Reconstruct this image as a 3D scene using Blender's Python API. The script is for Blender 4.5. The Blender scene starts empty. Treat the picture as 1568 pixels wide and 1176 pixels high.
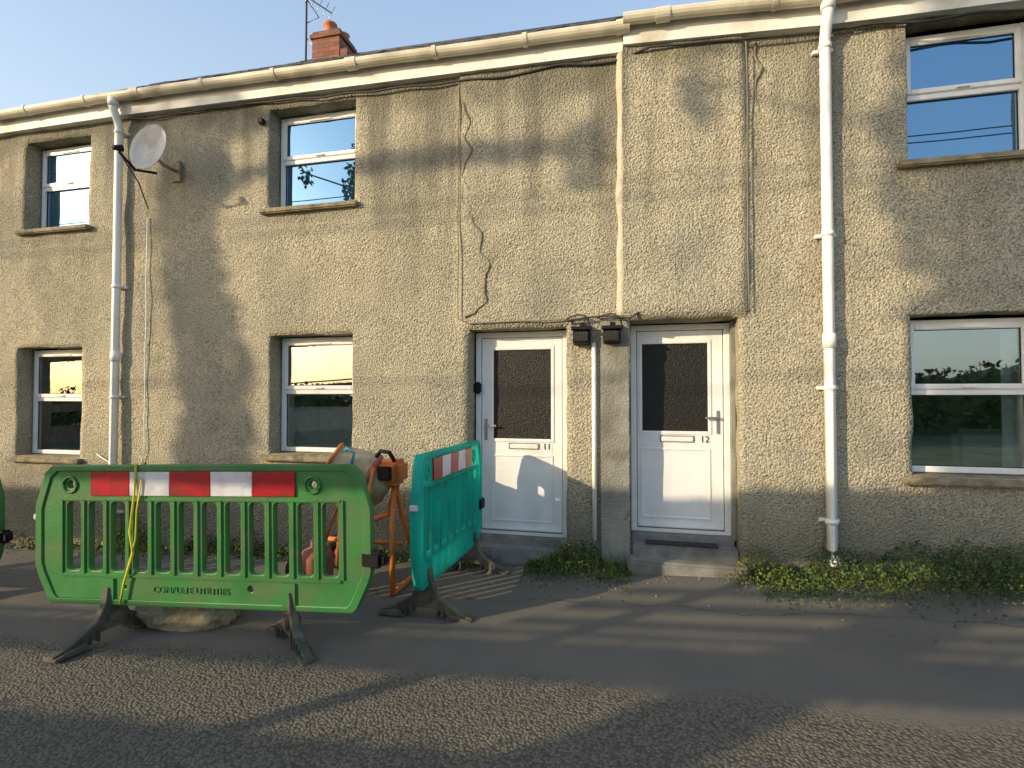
import bpy, bmesh, math, random
from mathutils import Vector, Matrix, noise
random.seed(7)
R=random.uniform
scene=bpy.context.scene
col=scene.collection
WY=4.91      # facade plane of houses 10/11
WR=4.86      # facade plane of house 12
SL=0.035     # street gradient
def gz(x): return SL*(max(-15,min(15,x))+0.5)

# ---------------------------------------------------------------- materials
def nt(name):
    m=bpy.data.materials.new(name); m.use_nodes=True
    n=m.node_tree.nodes; l=m.node_tree.links
    return m,n,l,n['Principled BSDF']
def mat(name,c,rough=.6,var=.15,scale=6,bump=0,bscale=40,metal=0,spec=.5,dirt=None,dscale=3,dlo=.5,dhi=.7,trans=0):
    m,n,l,b=nt(name)
    g=n.new('ShaderNodeNewGeometry')
    t=n.new('ShaderNodeTexNoise'); t.inputs['Scale'].default_value=scale; t.inputs['Detail'].default_value=6
    l.new(g.outputs['Position'],t.inputs['Vector'])
    r=n.new('ShaderNodeValToRGB')
    r.color_ramp.elements[0].position=.3; r.color_ramp.elements[1].position=.7
    r.color_ramp.elements[0].color=(*[v*(1-var) for v in c],1)
    r.color_ramp.elements[1].color=(*[min(1,v*(1+var)) for v in c],1)
    l.new(t.outputs['Fac'],r.inputs['Fac'])
    out=r.outputs['Color']
    if dirt:
        t2=n.new('ShaderNodeTexNoise'); t2.inputs['Scale'].default_value=dscale; t2.inputs['Detail'].default_value=8
        l.new(g.outputs['Position'],t2.inputs['Vector'])
        r2=n.new('ShaderNodeValToRGB'); r2.color_ramp.elements[0].position=dlo; r2.color_ramp.elements[1].position=dhi
        l.new(t2.outputs['Fac'],r2.inputs['Fac'])
        mx=n.new('ShaderNodeMixRGB'); mx.inputs['Color2'].default_value=(*dirt,1)
        l.new(r2.outputs['Color'],mx.inputs['Fac']); l.new(out,mx.inputs['Color1']); out=mx.outputs['Color']
    l.new(out,b.inputs['Base Color'])
    b.inputs['Roughness'].default_value=rough; b.inputs['Metallic'].default_value=metal
    b.inputs['Specular IOR Level'].default_value=spec
    if trans:
        tr=n.new('ShaderNodeBsdfTranslucent'); l.new(out,tr.inputs[0]); ms=n.new('ShaderNodeMixShader'); ms.inputs[0].default_value=trans
        l.new(b.outputs[0],ms.inputs[1]); l.new(tr.outputs[0],ms.inputs[2]); l.new(ms.outputs[0],n['Material Output'].inputs[0])
    if bump:
        t3=n.new('ShaderNodeTexNoise'); t3.inputs['Scale'].default_value=bscale; t3.inputs['Detail'].default_value=5
        l.new(g.outputs['Position'],t3.inputs['Vector'])
        bp=n.new('ShaderNodeBump'); bp.inputs['Strength'].default_value=bump; bp.inputs['Distance'].default_value=.02
        l.new(t3.outputs['Fac'],bp.inputs['Height']); l.new(bp.outputs['Normal'],b.inputs['Normal'])
    return m
def ramp(n,l,src,a,b,ca=(0,0,0,1),cb=(1,1,1,1)):
    r=n.new('ShaderNodeValToRGB'); r.color_ramp.elements[0].position=a; r.color_ramp.elements[1].position=b
    r.color_ramp.elements[0].color=ca; r.color_ramp.elements[1].color=cb
    l.new(src,r.inputs['Fac']); return r.outputs['Color']
def nz(n,l,vec,scale,detail=5,rough=.5):
    t=n.new('ShaderNodeTexNoise'); t.inputs['Scale'].default_value=scale; t.inputs['Detail'].default_value=detail
    t.inputs['Roughness'].default_value=rough
    l.new(vec,t.inputs['Vector']); return t.outputs['Fac']
def mixc(n,l,fac,a,b,mode='MIX'):
    m=n.new('ShaderNodeMixRGB'); m.blend_type=mode
    for s,i in ((fac,'Fac'),(a,'Color1'),(b,'Color2')):
        if isinstance(s,(tuple,float,int)): m.inputs[i].default_value=s if not isinstance(s,tuple) else (*s[:3],1)
        else: l.new(s,m.inputs[i])
    return m.outputs['Color']
def mth(n,l,op,a,b=0.0):
    m=n.new('ShaderNodeMath'); m.operation=op
    for s,i in ((a,0),(b,1)):
        if isinstance(s,(float,int)): m.inputs[i].default_value=s
        else: l.new(s,m.inputs[i])
    return m.outputs[0]
def clamp(n,l,s):
    c=n.new('ShaderNodeClamp'); l.new(s,c.inputs[0]); return c.outputs[0]

def render_mat():
    m,n,l,b=nt('roughcast_render')
    g=n.new('ShaderNodeNewGeometry'); P=g.outputs['Position']
    sx=n.new('ShaderNodeSeparateXYZ'); l.new(P,sx.inputs[0])
    big=ramp(n,l,nz(n,l,P,.55,4),.38,.62)
    c=mixc(n,l,big,(.47,.42,.305),(.38,.36,.295))
    med=ramp(n,l,nz(n,l,P,2.6,8,.65),.35,.7)
    c=mixc(n,l,med,c,(.52,.465,.34))
    blot=ramp(n,l,nz(n,l,P,1.15,7,.6),.49,.66)
    c=mixc(n,l,mth(n,l,'MULTIPLY',blot,.42),c,(.20,.19,.155))
    spk=ramp(n,l,nz(n,l,P,62,3),.36,.56)
    c=mixc(n,l,spk,mixc(n,l,.7,c,(.13,.11,.08)),c)
    hil=ramp(n,l,nz(n,l,P,85,2),.60,.72)
    c=mixc(n,l,mth(n,l,'MULTIPLY',hil,.5),c,(.68,.62,.48))
    mp=n.new('ShaderNodeMapping'); mp.inputs['Scale'].default_value=(3.2,3.2,.30); l.new(P,mp.inputs[0])
    st=ramp(n,l,nz(n,l,mp.outputs[0],1.3,6),.46,.66)
    hi=mth(n,l,'MULTIPLY',mth(n,l,'SUBTRACT',sx.outputs['Z'],2.0),.42)
    f=mth(n,l,'MULTIPLY',mth(n,l,'MULTIPLY',st,clamp(n,l,hi)),.65)
    c=mixc(n,l,f,c,(.14,.13,.105))
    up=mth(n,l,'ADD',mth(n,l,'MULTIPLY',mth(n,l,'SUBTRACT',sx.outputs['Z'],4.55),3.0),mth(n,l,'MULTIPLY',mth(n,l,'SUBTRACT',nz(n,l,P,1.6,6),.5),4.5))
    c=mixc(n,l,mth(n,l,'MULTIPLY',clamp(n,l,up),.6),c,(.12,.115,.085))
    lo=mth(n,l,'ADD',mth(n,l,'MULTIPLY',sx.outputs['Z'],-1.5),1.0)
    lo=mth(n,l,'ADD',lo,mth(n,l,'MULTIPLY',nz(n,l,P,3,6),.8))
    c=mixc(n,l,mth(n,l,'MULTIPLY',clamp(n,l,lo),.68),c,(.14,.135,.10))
    l.new(c,b.inputs['Base Color']); b.inputs['Roughness'].default_value=.95; b.inputs['Specular IOR Level'].default_value=.15
    v=n.new('ShaderNodeTexVoronoi'); v.inputs['Scale'].default_value=56
    l.new(P,v.inputs['Vector'])
    h=mth(n,l,'ADD',mth(n,l,'MULTIPLY',v.outputs['Distance'],-.7),nz(n,l,P,52,4))
    h=mth(n,l,'ADD',h,mth(n,l,'MULTIPLY',nz(n,l,P,5,3),.4))
    bp=n.new('ShaderNodeBump'); bp.inputs['Strength'].default_value=.9; bp.inputs['Distance'].default_value=.019
    l.new(h,bp.inputs['Height']); l.new(bp.outputs['Normal'],b.inputs['Normal'])
    return m
def road_mat():
    m,n,l,b=nt('asphalt')
    g=n.new('ShaderNodeNewGeometry'); P=g.outputs['Position']
    sx=n.new('ShaderNodeSeparateXYZ'); l.new(P,sx.inputs[0])
    yy=mth(n,l,'ADD',sx.outputs['Y'],mth(n,l,'MULTIPLY',nz(n,l,P,1.1,5),.5))
    zone=ramp(n,l,mth(n,l,'MULTIPLY',yy,.2),.605,.64)     # 0 coarse, 1 smooth (near houses)
    v=n.new('ShaderNodeTexVoronoi'); v.inputs['Scale'].default_value=60; l.new(P,v.inputs['Vector'])
    stone=ramp(n,l,v.outputs['Color'],.1,.9,(.21,.19,.15,1),(.50,.45,.35,1))
    gap=ramp(n,l,v.outputs['Distance'],.40,.74)
    coarse=mixc(n,l,gap,stone,(.11,.10,.082))
    fine=mixc(n,l,nz(n,l,P,160,2),(.20,.195,.19),(.35,.335,.305))
    patch=ramp(n,l,nz(n,l,P,1.6,7,.6),.4,.65)
    fine=mixc(n,l,mth(n,l,'MULTIPLY',patch,.5),fine,(.42,.375,.30))
    c=mixc(n,l,zone,coarse,fine)
    mp=n.new('ShaderNodeMapping'); mp.inputs['Location'].default_value=(-1.0,-6.9,0); mp.inputs['Scale'].default_value=(.6,1.85,0)
    l.new(P,mp.inputs[0])
    ln=n.new('ShaderNodeVectorMath'); ln.operation='LENGTH'; l.new(mp.outputs[0],ln.inputs[0])
    d=mth(n,l,'ADD',ln.outputs['Value'],mth(n,l,'MULTIPLY',nz(n,l,P,3.5,8,.65),1.3))
    stn=ramp(n,l,d,1.10,1.26,(1,1,1,1),(0,0,0,1))
    c=mixc(n,l,mth(n,l,'MULTIPLY',stn,.7),c,(.07,.058,.042))
    dk=ramp(n,l,nz(n,l,P,.9,6),.52,.68)
    c=mixc(n,l,mth(n,l,'MULTIPLY',dk,.3),c,(.09,.08,.07))
    spot=ramp(n,l,nz(n,l,P,7,3),.70,.74)
    c=mixc(n,l,mth(n,l,'MULTIPLY',spot,.5),c,(.05,.045,.035))
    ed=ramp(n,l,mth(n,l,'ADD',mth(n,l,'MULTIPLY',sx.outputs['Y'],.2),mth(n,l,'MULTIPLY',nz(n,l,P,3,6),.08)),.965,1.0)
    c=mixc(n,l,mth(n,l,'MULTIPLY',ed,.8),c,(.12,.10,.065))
    cr=mth(n,l,'ABSOLUTE',mth(n,l,'SUBTRACT',mth(n,l,'ADD',sx.outputs['Y'],mth(n,l,'MULTIPLY',nz(n,l,P,2.2,6),.55)),4.28))
    crk=ramp(n,l,cr,.004,.015,(1,1,1,1),(0,0,0,1))
    c=mixc(n,l,mth(n,l,'MULTIPLY',crk,.6),c,(.05,.045,.035))
    l.new(c,b.inputs['Base Color']); b.inputs['Roughness'].default_value=.85; b.inputs['Specular IOR Level'].default_value=.3
    hc=mth(n,l,'MULTIPLY',v.outputs['Distance'],-1.0)
    hf=mth(n,l,'MULTIPLY',nz(n,l,P,120,3),.35)
    mxh=n.new('ShaderNodeMixRGB'); l.new(zone,mxh.inputs[0]); l.new(hc,mxh.inputs[1]); l.new(hf,mxh.inputs[2])
    h=mth(n,l,'ADD',mxh.outputs[0],mth(n,l,'MULTIPLY',nz(n,l,P,2.5,4),1.0))
    bp=n.new('ShaderNodeBump'); bp.inputs['Strength'].default_value=.85; bp.inputs['Distance'].default_value=.011
    l.new(h,bp.inputs['Height']); l.new(bp.outputs['Normal'],b.inputs['Normal'])
    return m
def glass_mat(name,refl=.5,base=(.012,.014,.015),rough=.01,bump=0.02,bs=1.3,tint=(1,1,1),clear=False):
    m=bpy.data.materials.new(name); m.use_nodes=True; n=m.node_tree.nodes; l=m.node_tree.links; n.clear()
    o=n.new('ShaderNodeOutputMaterial'); d=n.new('ShaderNodeBsdfTransparent' if clear else 'ShaderNodeBsdfDiffuse'); d.inputs[0].default_value=(*base,1)
    gl=n.new('ShaderNodeBsdfGlossy'); gl.inputs['Roughness'].default_value=rough; gl.inputs[0].default_value=(*tint,1)
    mx=n.new('ShaderNodeMixShader'); lw=n.new('ShaderNodeFresnel'); lw.inputs[0].default_value=1.5
    a=n.new('ShaderNodeMath'); a.operation='MULTIPLY_ADD'; a.inputs[1].default_value=1-refl; a.inputs[2].default_value=refl
    l.new(lw.outputs[0],a.inputs[0]); l.new(a.outputs[0],mx.inputs[0]); l.new(d.outputs[0],mx.inputs[1]); l.new(gl.outputs[0],mx.inputs[2]); l.new(mx.outputs[0],o.inputs[0])
    g=n.new('ShaderNodeNewGeometry'); t=n.new('ShaderNodeTexNoise'); t.inputs['Scale'].default_value=bs
    l.new(g.outputs['Position'],t.inputs[0]); bp=n.new('ShaderNodeBump'); bp.inputs['Strength'].default_value=bump; bp.inputs['Distance'].default_value=.02
    l.new(t.outputs[0],bp.inputs['Height']); l.new(bp.outputs[0],gl.inputs['Normal'])
    return m
def brick_mat():
    m,n,l,b=nt('old_brick'); g=n.new('ShaderNodeNewGeometry'); sx=n.new('ShaderNodeSeparateXYZ'); l.new(g.outputs['Position'],sx.inputs[0])
    cx=n.new('ShaderNodeCombineXYZ'); l.new(mth(n,l,'ADD',sx.outputs['X'],sx.outputs['Y']),cx.inputs[0]); l.new(sx.outputs['Z'],cx.inputs[1])
    t=n.new('ShaderNodeTexBrick'); t.inputs['Scale'].default_value=1; t.inputs['Brick Width'].default_value=.22; t.inputs['Row Height'].default_value=.075
    t.inputs['Mortar Size'].default_value=.008; t.inputs['Color1'].default_value=(.30,.10,.06,1); t.inputs['Color2'].default_value=(.15,.06,.045,1); t.inputs['Mortar'].default_value=(.10,.08,.065,1)
    l.new(cx.outputs[0],t.inputs['Vector']); l.new(t.outputs['Color'],b.inputs['Base Color']); b.inputs['Roughness'].default_value=.9
    return m
def leaf_mat(name,a,bc):
    m,n,l,b=nt(name); g=n.new('ShaderNodeNewGeometry')
    l.new(mixc(n,l,ramp(n,l,nz(n,l,g.outputs['Position'],7,4),.35,.65),a,bc),b.inputs['Base Color'])
    b.inputs['Roughness'].default_value=.6; b.inputs['Specular IOR Level'].default_value=.3
    return m
M_wall=render_mat(); M_road=road_mat()
M_pier=mat('smooth_cement',(.25,.245,.21),.9,.25,4,.7,50,dirt=(.15,.14,.11))
M_cream=mat('thick_render_bead',(.52,.47,.36),.85,.15,9,.6,50)
M_shadow_line=mat('shadow_line_tone',(.20,.175,.125),.95,.3,9)  # shade tone put into a material colour
M_sill=mat('sill_stone',(.26,.215,.14),.9,.3,12,.5,40,dirt=(.10,.09,.06),dscale=7)
M_upvc=mat('white_upvc',(.80,.80,.80),.35,.04,5,dirt=(.66,.65,.62),dscale=4,dlo=.5,dhi=.8)
M_gutter=mat('weathered_gutter_plastic',(.64,.59,.47),.55,.12,3,dirt=(.32,.28,.20),dscale=2.2)
M_fascia=mat('fascia_paint',(.76,.75,.71),.6,.08,3,dirt=(.48,.45,.38),dscale=2.5)
M_pipe=mat('pipe_plastic',(.82,.81,.79),.4,.06,3,dirt=(.55,.52,.45),dscale=3,dlo=.55,dhi=.8)
M_black=mat('black_plastic',(.010,.010,.011),.6,.3,20,spec=.25)
M_cable=mat('cable_black',(.035,.033,.03),.7)
M_cableg=mat('cable_painted',(.20,.18,.13),.8)
M_slate=mat('slate',(.09,.095,.105),.8,.3,5,.5,20,spec=.2)
M_winU=glass_mat('window_glass_upper',.48,(.015,.05,.085),tint=(.34,.60,.92))
M_winL=glass_mat('window_glass_lower',.24,(.85,.9,.9),tint=(.80,.88,.95),clear=True)
M_obsc=glass_mat('obscure_door_glass',.0,(.012,.0115,.011),.4,.5,90,tint=(.6,.6,.6))
M_dark=mat('dim_room',(.03,.03,.03),.9)
M_net=mat('net_curtain',(.72,.72,.73),.9,.1,20)
M_brick=brick_mat()
M_terra=mat('terracotta',(.45,.16,.08),.8,.2,8)
M_metal=mat('galvanised',(.35,.35,.35),.4,.2,10,metal=.8)
M_dish=mat('dish_grey',(.42,.42,.42),.55,.15,5,dirt=(.25,.25,.23),dscale=8)
M_step=mat('step_concrete',(.22,.21,.19),.9,.25,7,.5,50,dirt=(.12,.11,.09))
M_mat=mat('rubber_mat',(.03,.03,.035),.9,.3,60,.5,150)
M_green=mat('green_barrier_plastic',(.045,.22,.055),.45,.20,3,.12,60,dirt=(.11,.19,.08),dscale=5,dlo=.42,dhi=.72,trans=.12)
M_teal=mat('teal_barrier_plastic',(.06,.74,.66),.45,.1,3,.08,60,dirt=(.14,.60,.50),dscale=5,dlo=.5,dhi=.85,trans=.72)
M_red=mat('reflective_red',(.42,.012,.022),.3,.22,60,dirt=(.20,.03,.03),dscale=9,dlo=.45)
M_white=mat('reflective_white',(.66,.66,.72),.3,.08,90,dirt=(.42,.42,.44),dscale=9,dlo=.45)
M_foot=mat('foot_rubber',(.075,.07,.055),.8,.3,9,.3,40,dirt=(.17,.145,.10),dscale=6)
M_orange=mat('orange_paint',(.62,.17,.025),.5,.2,9,dirt=(.3,.13,.06),dscale=9)
M_rust=mat('rusty_red',(.30,.10,.06),.7,.3,12)
M_beige=mat('cement_crusted_drum',(.44,.35,.22),.8,.25,9,.5,30,dirt=(.42,.17,.06),dscale=6)
M_bag=mat('woven_sandbag',(.33,.29,.19),.9,.25,30,.6,90,dirt=(.16,.13,.08),dscale=5)
M_yel=mat('yellow_strap',(.62,.55,.03),.6)
M_cyan=mat('blue_hose',(.02,.3,.4),.5)
M_wood=mat('weathered_timber',(.26,.22,.16),.85,.3,8,.4,30)
M_bark=mat('bark',(.11,.09,.06),.9,.3,10,.8,25)
M_leafY=leaf_mat('weed_leaves',(.05,.10,.022),(.20,.20,.04))
M_leafD=leaf_mat('ivy_leaves',(.028,.06,.017),(.075,.11,.025))
M_leafT=leaf_mat('autumn_ivy_leaves',(.07,.08,.03),(.18,.14,.04))
M_earth=mat('earth_grass',(.09,.10,.05),.95,.4,1.5,.5,10)
M_numb=mat('number_ink',(.02,.02,.03),.4)

# ---------------------------------------------------------------- mesh builder
class MB:
    def __init__(s): s.bm=bmesh.new(); s.m=[]
    def mi(s,m):
        if m not in s.m: s.m.append(m)
        return s.m.index(m)
    def add(s,tb,m,smooth=False,M=None):
        if M is not None: tb.transform(M)
        i=s.mi(m)
        for f in tb.faces: f.material_index=i; f.smooth=smooth
        me=bpy.data.meshes.new('t'); tb.to_mesh(me); tb.free(); s.bm.from_mesh(me); bpy.data.meshes.remove(me)
    def box(s,x0,x1,y0,y1,z0,z1,m,bev=0,M=None):
        tb=bmesh.new(); bmesh.ops.create_cube(tb,size=1)
        for v in tb.verts: v.co=Vector(((x0+x1)/2+v.co.x*(x1-x0),(y0+y1)/2+v.co.y*(y1-y0),(z0+z1)/2+v.co.z*(z1-z0)))
        if bev: bmesh.ops.bevel(tb,geom=tb.edges[:],offset=bev,segments=2,affect='EDGES')
        s.add(tb,m,False,M)
    def tube(s,pts,r,m,seg=10,cap=True):
        tb=bmesh.new(); pts=[Vector(p) for p in pts]; rings=[]
        for i,p in enumerate(pts):
            d=(pts[min(i+1,len(pts)-1)]-pts[max(i-1,0)]).normalized()
            up=Vector((0,0,1)) if abs(d.z)<.9 else Vector((0,1,0))
            a=d.cross(up).normalized(); b=d.cross(a).normalized()
            rr=r[i] if isinstance(r,(list,tuple)) else r
            rings.append([tb.verts.new(p+a*rr*math.cos(2*math.pi*k/seg)+b*rr*math.sin(2*math.pi*k/seg)) for k in range(seg)])
        for i in range(len(rings)-1):
            for k in range(seg): tb.faces.new((rings[i][k],rings[i][(k+1)%seg],rings[i+1][(k+1)%seg],rings[i+1][k]))
        if cap: tb.faces.new(rings[0]); tb.faces.new(rings[-1])
        bmesh.ops.recalc_face_normals(tb,faces=tb.faces[:])
        s.add(tb,m,True)
    def lathe(s,prof,m,M,seg=28):
        tb=bmesh.new(); rings=[]
        for r,z in prof: rings.append([tb.verts.new((r*math.cos(2*math.pi*k/seg),r*math.sin(2*math.pi*k/seg),z)) for k in range(seg)])
        for i in range(len(rings)-1):
            for k in range(seg): tb.faces.new((rings[i][k],rings[i][(k+1)%seg],rings[i+1][(k+1)%seg],rings[i+1][k]))
        s.add(tb,m,True,M)
    def prism(s,poly,x0,x1,m,M=None,bev=0):   # poly in (y,z), extruded in x
        tb=bmesh.new(); a=[tb.verts.new((x0,p[0],p[1])) for p in poly]; b=[tb.verts.new((x1,p[0],p[1])) for p in poly]
        tb.faces.new(a); tb.faces.new(b[::-1])
        for i in range(len(poly)): j=(i+1)%len(poly); tb.faces.new((a[i],b[i],b[j],a[j]))
        bmesh.ops.recalc_face_normals(tb,faces=tb.faces[:])
        if bev: bmesh.ops.bevel(tb,geom=tb.edges[:],offset=bev,segments=1,affect='EDGES')
        s.add(tb,m,False,M)
    def leaf(s,p,size,m,nrm=None):
        n=Vector((R(-1,1),R(-1,1),R(-.4,1))).normalized() if nrm is None else nrm
        a=n.orthogonal().normalized(); a.rotate(Matrix.Rotation(R(0,6.28),3,n)); b=n.cross(a); p=Vector(p)
        vs=[s.bm.verts.new(p+q) for q in (-a*size*.5,-b*size*.32+a*.05*size,a*size*.6,b*size*.32+a*.05*size)]
        f=s.bm.faces.new(vs); f.material_index=s.mi(m)
    def done(s,name,parent=None,local=False):
        me=bpy.data.meshes.new(name); s.bm.to_mesh(me); s.bm.free()
        for m in s.m: me.materials.append(m)
        o=bpy.data.objects.new(name,me); col.objects.link(o)
        if parent: attach(o,parent,local)
        return o
def attach(o,p,local=False):
    o.parent=p
    if not local: o.matrix_parent_inverse=Matrix.Translation(-p.location)
def empty(name,loc=(0,0,0),rot=(0,0,0)):
    e=bpy.data.objects.new(name,None); e.location=loc; e.rotation_euler=rot; e.empty_display_size=.3; col.objects.link(e); return e
def text(body,size,loc,rot,m,parent,local=False,ext=.002,name='text'):
    c=bpy.data.curves.new(name,'FONT'); c.body=body; c.size=size; c.extrude=ext; c.align_x='CENTER'
    t=bpy.data.objects.new(name,c); col.objects.link(t)
    bpy.context.view_layer.update()
    me=bpy.data.meshes.new_from_object(t.evaluated_get(bpy.context.evaluated_depsgraph_get())); bpy.data.objects.remove(t)
    me.materials.clear(); me.materials.append(m)
    o=bpy.data.objects.new(name,me); o.location=loc; o.rotation_euler=rot; col.objects.link(o); attach(o,parent,local); return o

# ---------------------------------------------------------------- ground and road
def sheet(name,x0,x1,y0,y1,dz,m):
    b=bmesh.new(); xs=sorted(set([x0]+[x for x in (-15,15) if x0<x<x1]+[x1]))
    r0=[b.verts.new((x,y0,gz(x)+dz)) for x in xs]; r1=[b.verts.new((x,y1,gz(x)+dz)) for x in xs]
    for i in range(len(xs)-1): b.faces.new((r0[i],r0[i+1],r1[i+1],r1[i]))
    me=bpy.data.meshes.new(name); b.to_mesh(me); b.free(); me.materials.append(m)
    o=bpy.data.objects.new(name,me); col.objects.link(o); return o
sheet('ground',-400,400,-400,400,-.004,M_earth)
sheet('road',-60,60,-1.6,4.97,0,M_road)

# ---------------------------------------------------------------- facade walls
def wall(name,x0,x1,z0,z1,y,ops,parent,m,panel=None,step=.06):
    def pts(a,b,keys):
        keys=sorted(set([a,b]+[k for k in keys if a<k<b])); out=[]
        for p,q in zip(keys,keys[1:]):
            n=max(1,round((q-p)/step)); out+=[p+(q-p)*i/n for i in range(n)]
        return out+[b]
    px=[]
    if panel: px=[panel[1]-.012,panel[1]+.012,panel[0]-.012,panel[0]+.012]
    xs=pts(x0,x1,[v for o in ops for v in o[:2]]+px); zs=pts(z0,z1,[v for o in ops for v in o[2:4]])
    def hole(i,j):
        if i<0 or j<0 or i>=len(xs)-1 or j>=len(zs)-1: return None
        cx=(xs[i]+xs[i+1])/2; cz=(zs[j]+zs[j+1])/2
        for o in ops:
            if o[0]<cx<o[1] and o[2]<cz<o[3]: return o
        return None
    bm=bmesh.new(); V={}; B={}
    def co(i,j):
        x,z=xs[i],zs[j]; p=Vector((x,0,z))
        d=.020*noise.noise(p*.9)+.012*noise.noise(p*3.1+Vector((5,0,0)))
        ex=ez=0
        if any(hole(a,b) for a in (i-1,i) for b in (j-1,j)):
            ex=.014*noise.noise(p*4+Vector((0,9,0))); ez=.014*noise.noise(p*4+Vector((0,3,7)))
        if panel and panel[0]<=x<=panel[1] and z>=panel[2]-.001: d-=panel[3]*(1+.5*noise.noise(p*2))
        if panel and (abs(x-panel[1])<.02 or abs(x-panel[0])<.02) and not ex: ex=.022*noise.noise(Vector((0,2,z*2.3)))+.01*noise.noise(Vector((0,2,z*9)))
        return Vector((x+ex,y+d,z+ez))
    def v(i,j):
        if (i,j) not in V: V[i,j]=bm.verts.new(co(i,j))
        return V[i,j]
    def w(i,j,dep):
        if (i,j) not in B: B[i,j]=bm.verts.new(Vector((v(i,j).co.x,y+dep,v(i,j).co.z)))
        return B[i,j]
    for i in range(len(xs)-1):
        for j in range(len(zs)-1):
            if hole(i,j): continue
            f=bm.faces.new((v(i,j),v(i+1,j),v(i+1,j+1),v(i,j+1))); f.smooth=True
            for (a,b),(p,q) in (((i-1,j),((i,j),(i,j+1))),((i+1,j),((i+1,j+1),(i+1,j))),((i,j-1),((i+1,j),(i,j))),((i,j+1),((i,j+1),(i+1,j+1)))):
                o=hole(a,b)
                if o: bm.faces.new((v(*p),w(*p,o[4]),w(*q,o[4]),v(*q)))
    bmesh.ops.recalc_face_normals(bm,faces=bm.faces[:])
    me=bpy.data.meshes.new(name); bm.to_mesh(me); bm.free(); me.materials.append(m)
    o=bpy.data.objects.new(name,me); col.objects.link(o); attach(o,parent)
    return o

H10=empty('terraced_house',(-9.5,7,0)); H11=empty('terraced_house',(-3,7,0)); H12=empty('terraced_house',(3,7,0))
wl=[(-7.43,-6.42,3.68,4.80,.19),(-7.50,-6.48,.84,2.20,.19),(-12.3,-11.2,3.7,4.8,.19),(-12.3,-11.2,.8,2.2,.19),(-10.2,-9.2,-.2,2.2,.2)]
wm=[(-3.88,-2.83,3.665,4.78,.19),(-3.84,-2.845,.955,2.26,.19),(-1.558,-.577,-.2,2.26,.22)]
wr=[(.017,.955,-.2,2.29,.27),(2.286,3.24,3.55,4.74,.17),(2.28,3.24,.935,2.27,.17),(5.6,6.5,3.55,4.7,.17)]
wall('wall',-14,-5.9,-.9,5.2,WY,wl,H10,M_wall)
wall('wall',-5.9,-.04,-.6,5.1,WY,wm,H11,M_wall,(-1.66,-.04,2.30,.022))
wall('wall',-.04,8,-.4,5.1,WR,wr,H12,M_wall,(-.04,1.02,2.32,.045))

def curtain(b,x0,x1,z0,z1,y,m,amp=.012,fr=70):
    tb=bmesh.new(); n=40; r=[]
    for i in range(n+1):
        x=x0+(x1-x0)*i/n; yy=y+amp*math.sin(x*fr)+amp*.6*noise.noise(Vector((x*20,0,0)))
        r.append((tb.verts.new((x,yy,z0)),tb.verts.new((x,yy,z1))))
    for i in range(n): f=tb.faces.new((r[i][0],r[i+1][0],r[i+1][1],r[i][1]))
    b.add(tb,m,True)
def window(x0,x1,z0,z1,y,parent,split=.47,style=0):
    b=MB(); F=.05
    b.box(x0,x0+F,y,y+.07,z0,z1,M_upvc,.005); b.box(x1-F,x1,y,y+.07,z0,z1,M_upvc,.005)
    b.box(x0+F,x1-F,y+.001,y+.07,z0,z0+F,M_upvc,.005); b.box(x0+F,x1-F,y+.001,y+.07,z1-F,z1,M_upvc,.005)
    zt=z1-(z1-z0)*split
    b.box(x0+F,x1-F,y+.002,y+.07,zt-.03,zt+.03,M_upvc,.004)
    S=.045; a0,a1,c0,c1=x0+F-.012,x1-F+.012,zt+.018,z1-F+.012
    b.box(a0,a0+S,y-.014,y+.03,c0,c1,M_upvc,.006); b.box(a1-S,a1,y-.014,y+.03,c0,c1,M_upvc,.006)
    b.box(a0+S,a1-S,y-.013,y+.03,c0,c0+S,M_upvc,.006); b.box(a0+S,a1-S,y-.013,y+.03,c1-S,c1,M_upvc,.006)
    b.box((x0+x1)/2-.14,(x0+x1)/2+.14,y-.022,y-.012,c1-S+.008,c1-S+.024,M_upvc,.003)
    b.box((x0+x1)/2-.05,(x0+x1)/2+.05,y-.03,y-.013,c0+.012,c0+.028,M_upvc,.003)
    b.done('window_frame',parent)
    g=MB(); G=M_winU if z0>3 else M_winL
    g.box(a0+S-.004,a1-S+.004,y+.010,y+.018,c0+S-.004,c1-S+.004,G)
    g.box(x0+F-.004,x1-F+.004,y+.034,y+.042,z0+F-.004,zt-.027,G)
    for (q0,q1,r0,r1,yy) in ((a0+S,a1-S,c0+S,c1-S,y+.004),(x0+F,x1-F,z0+F,zt-.03,y+.028)):
        for bx in ((q0,q0+.005,r0,r1),(q1-.005,q1,r0,r1),(q0+.005,q1-.005,r0,r0+.005),(q0+.005,q1-.005,r1-.005,r1)):
            g.box(bx[0],bx[1],yy,yy+.006,bx[2],bx[3],M_black)
    g.done('window_glass',parent)
    if style:
        c=MB(); c.box(x0-.03,x1+.03,y+.30,y+.31,z0-.1,z1+.1,M_dark)
        c.box(x0-.04,x0-.03,y+.07,y+.31,z0-.1,z1+.1,M_dark); c.box(x1+.03,x1+.04,y+.07,y+.31,z0-.1,z1+.1,M_dark)
        if style==1: curtain(c,x0,x0+.30,z0,z1,y+.10,M_net); curtain(c,x1-.22,x1,z0,z1,y+.10,M_net)
        if style==2: curtain(c,x0,x1,z0,z0+.50,y+.10,M_net,.008,110)
        if style==3: c.box(x0+.45,x1+.02,y+.14,y+.26,z0-.08,z0+.36,M_pier,.05); curtain(c,x1-.16,x1,z0,z1,y+.11,M_net)
        c.done('curtains',parent)
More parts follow.
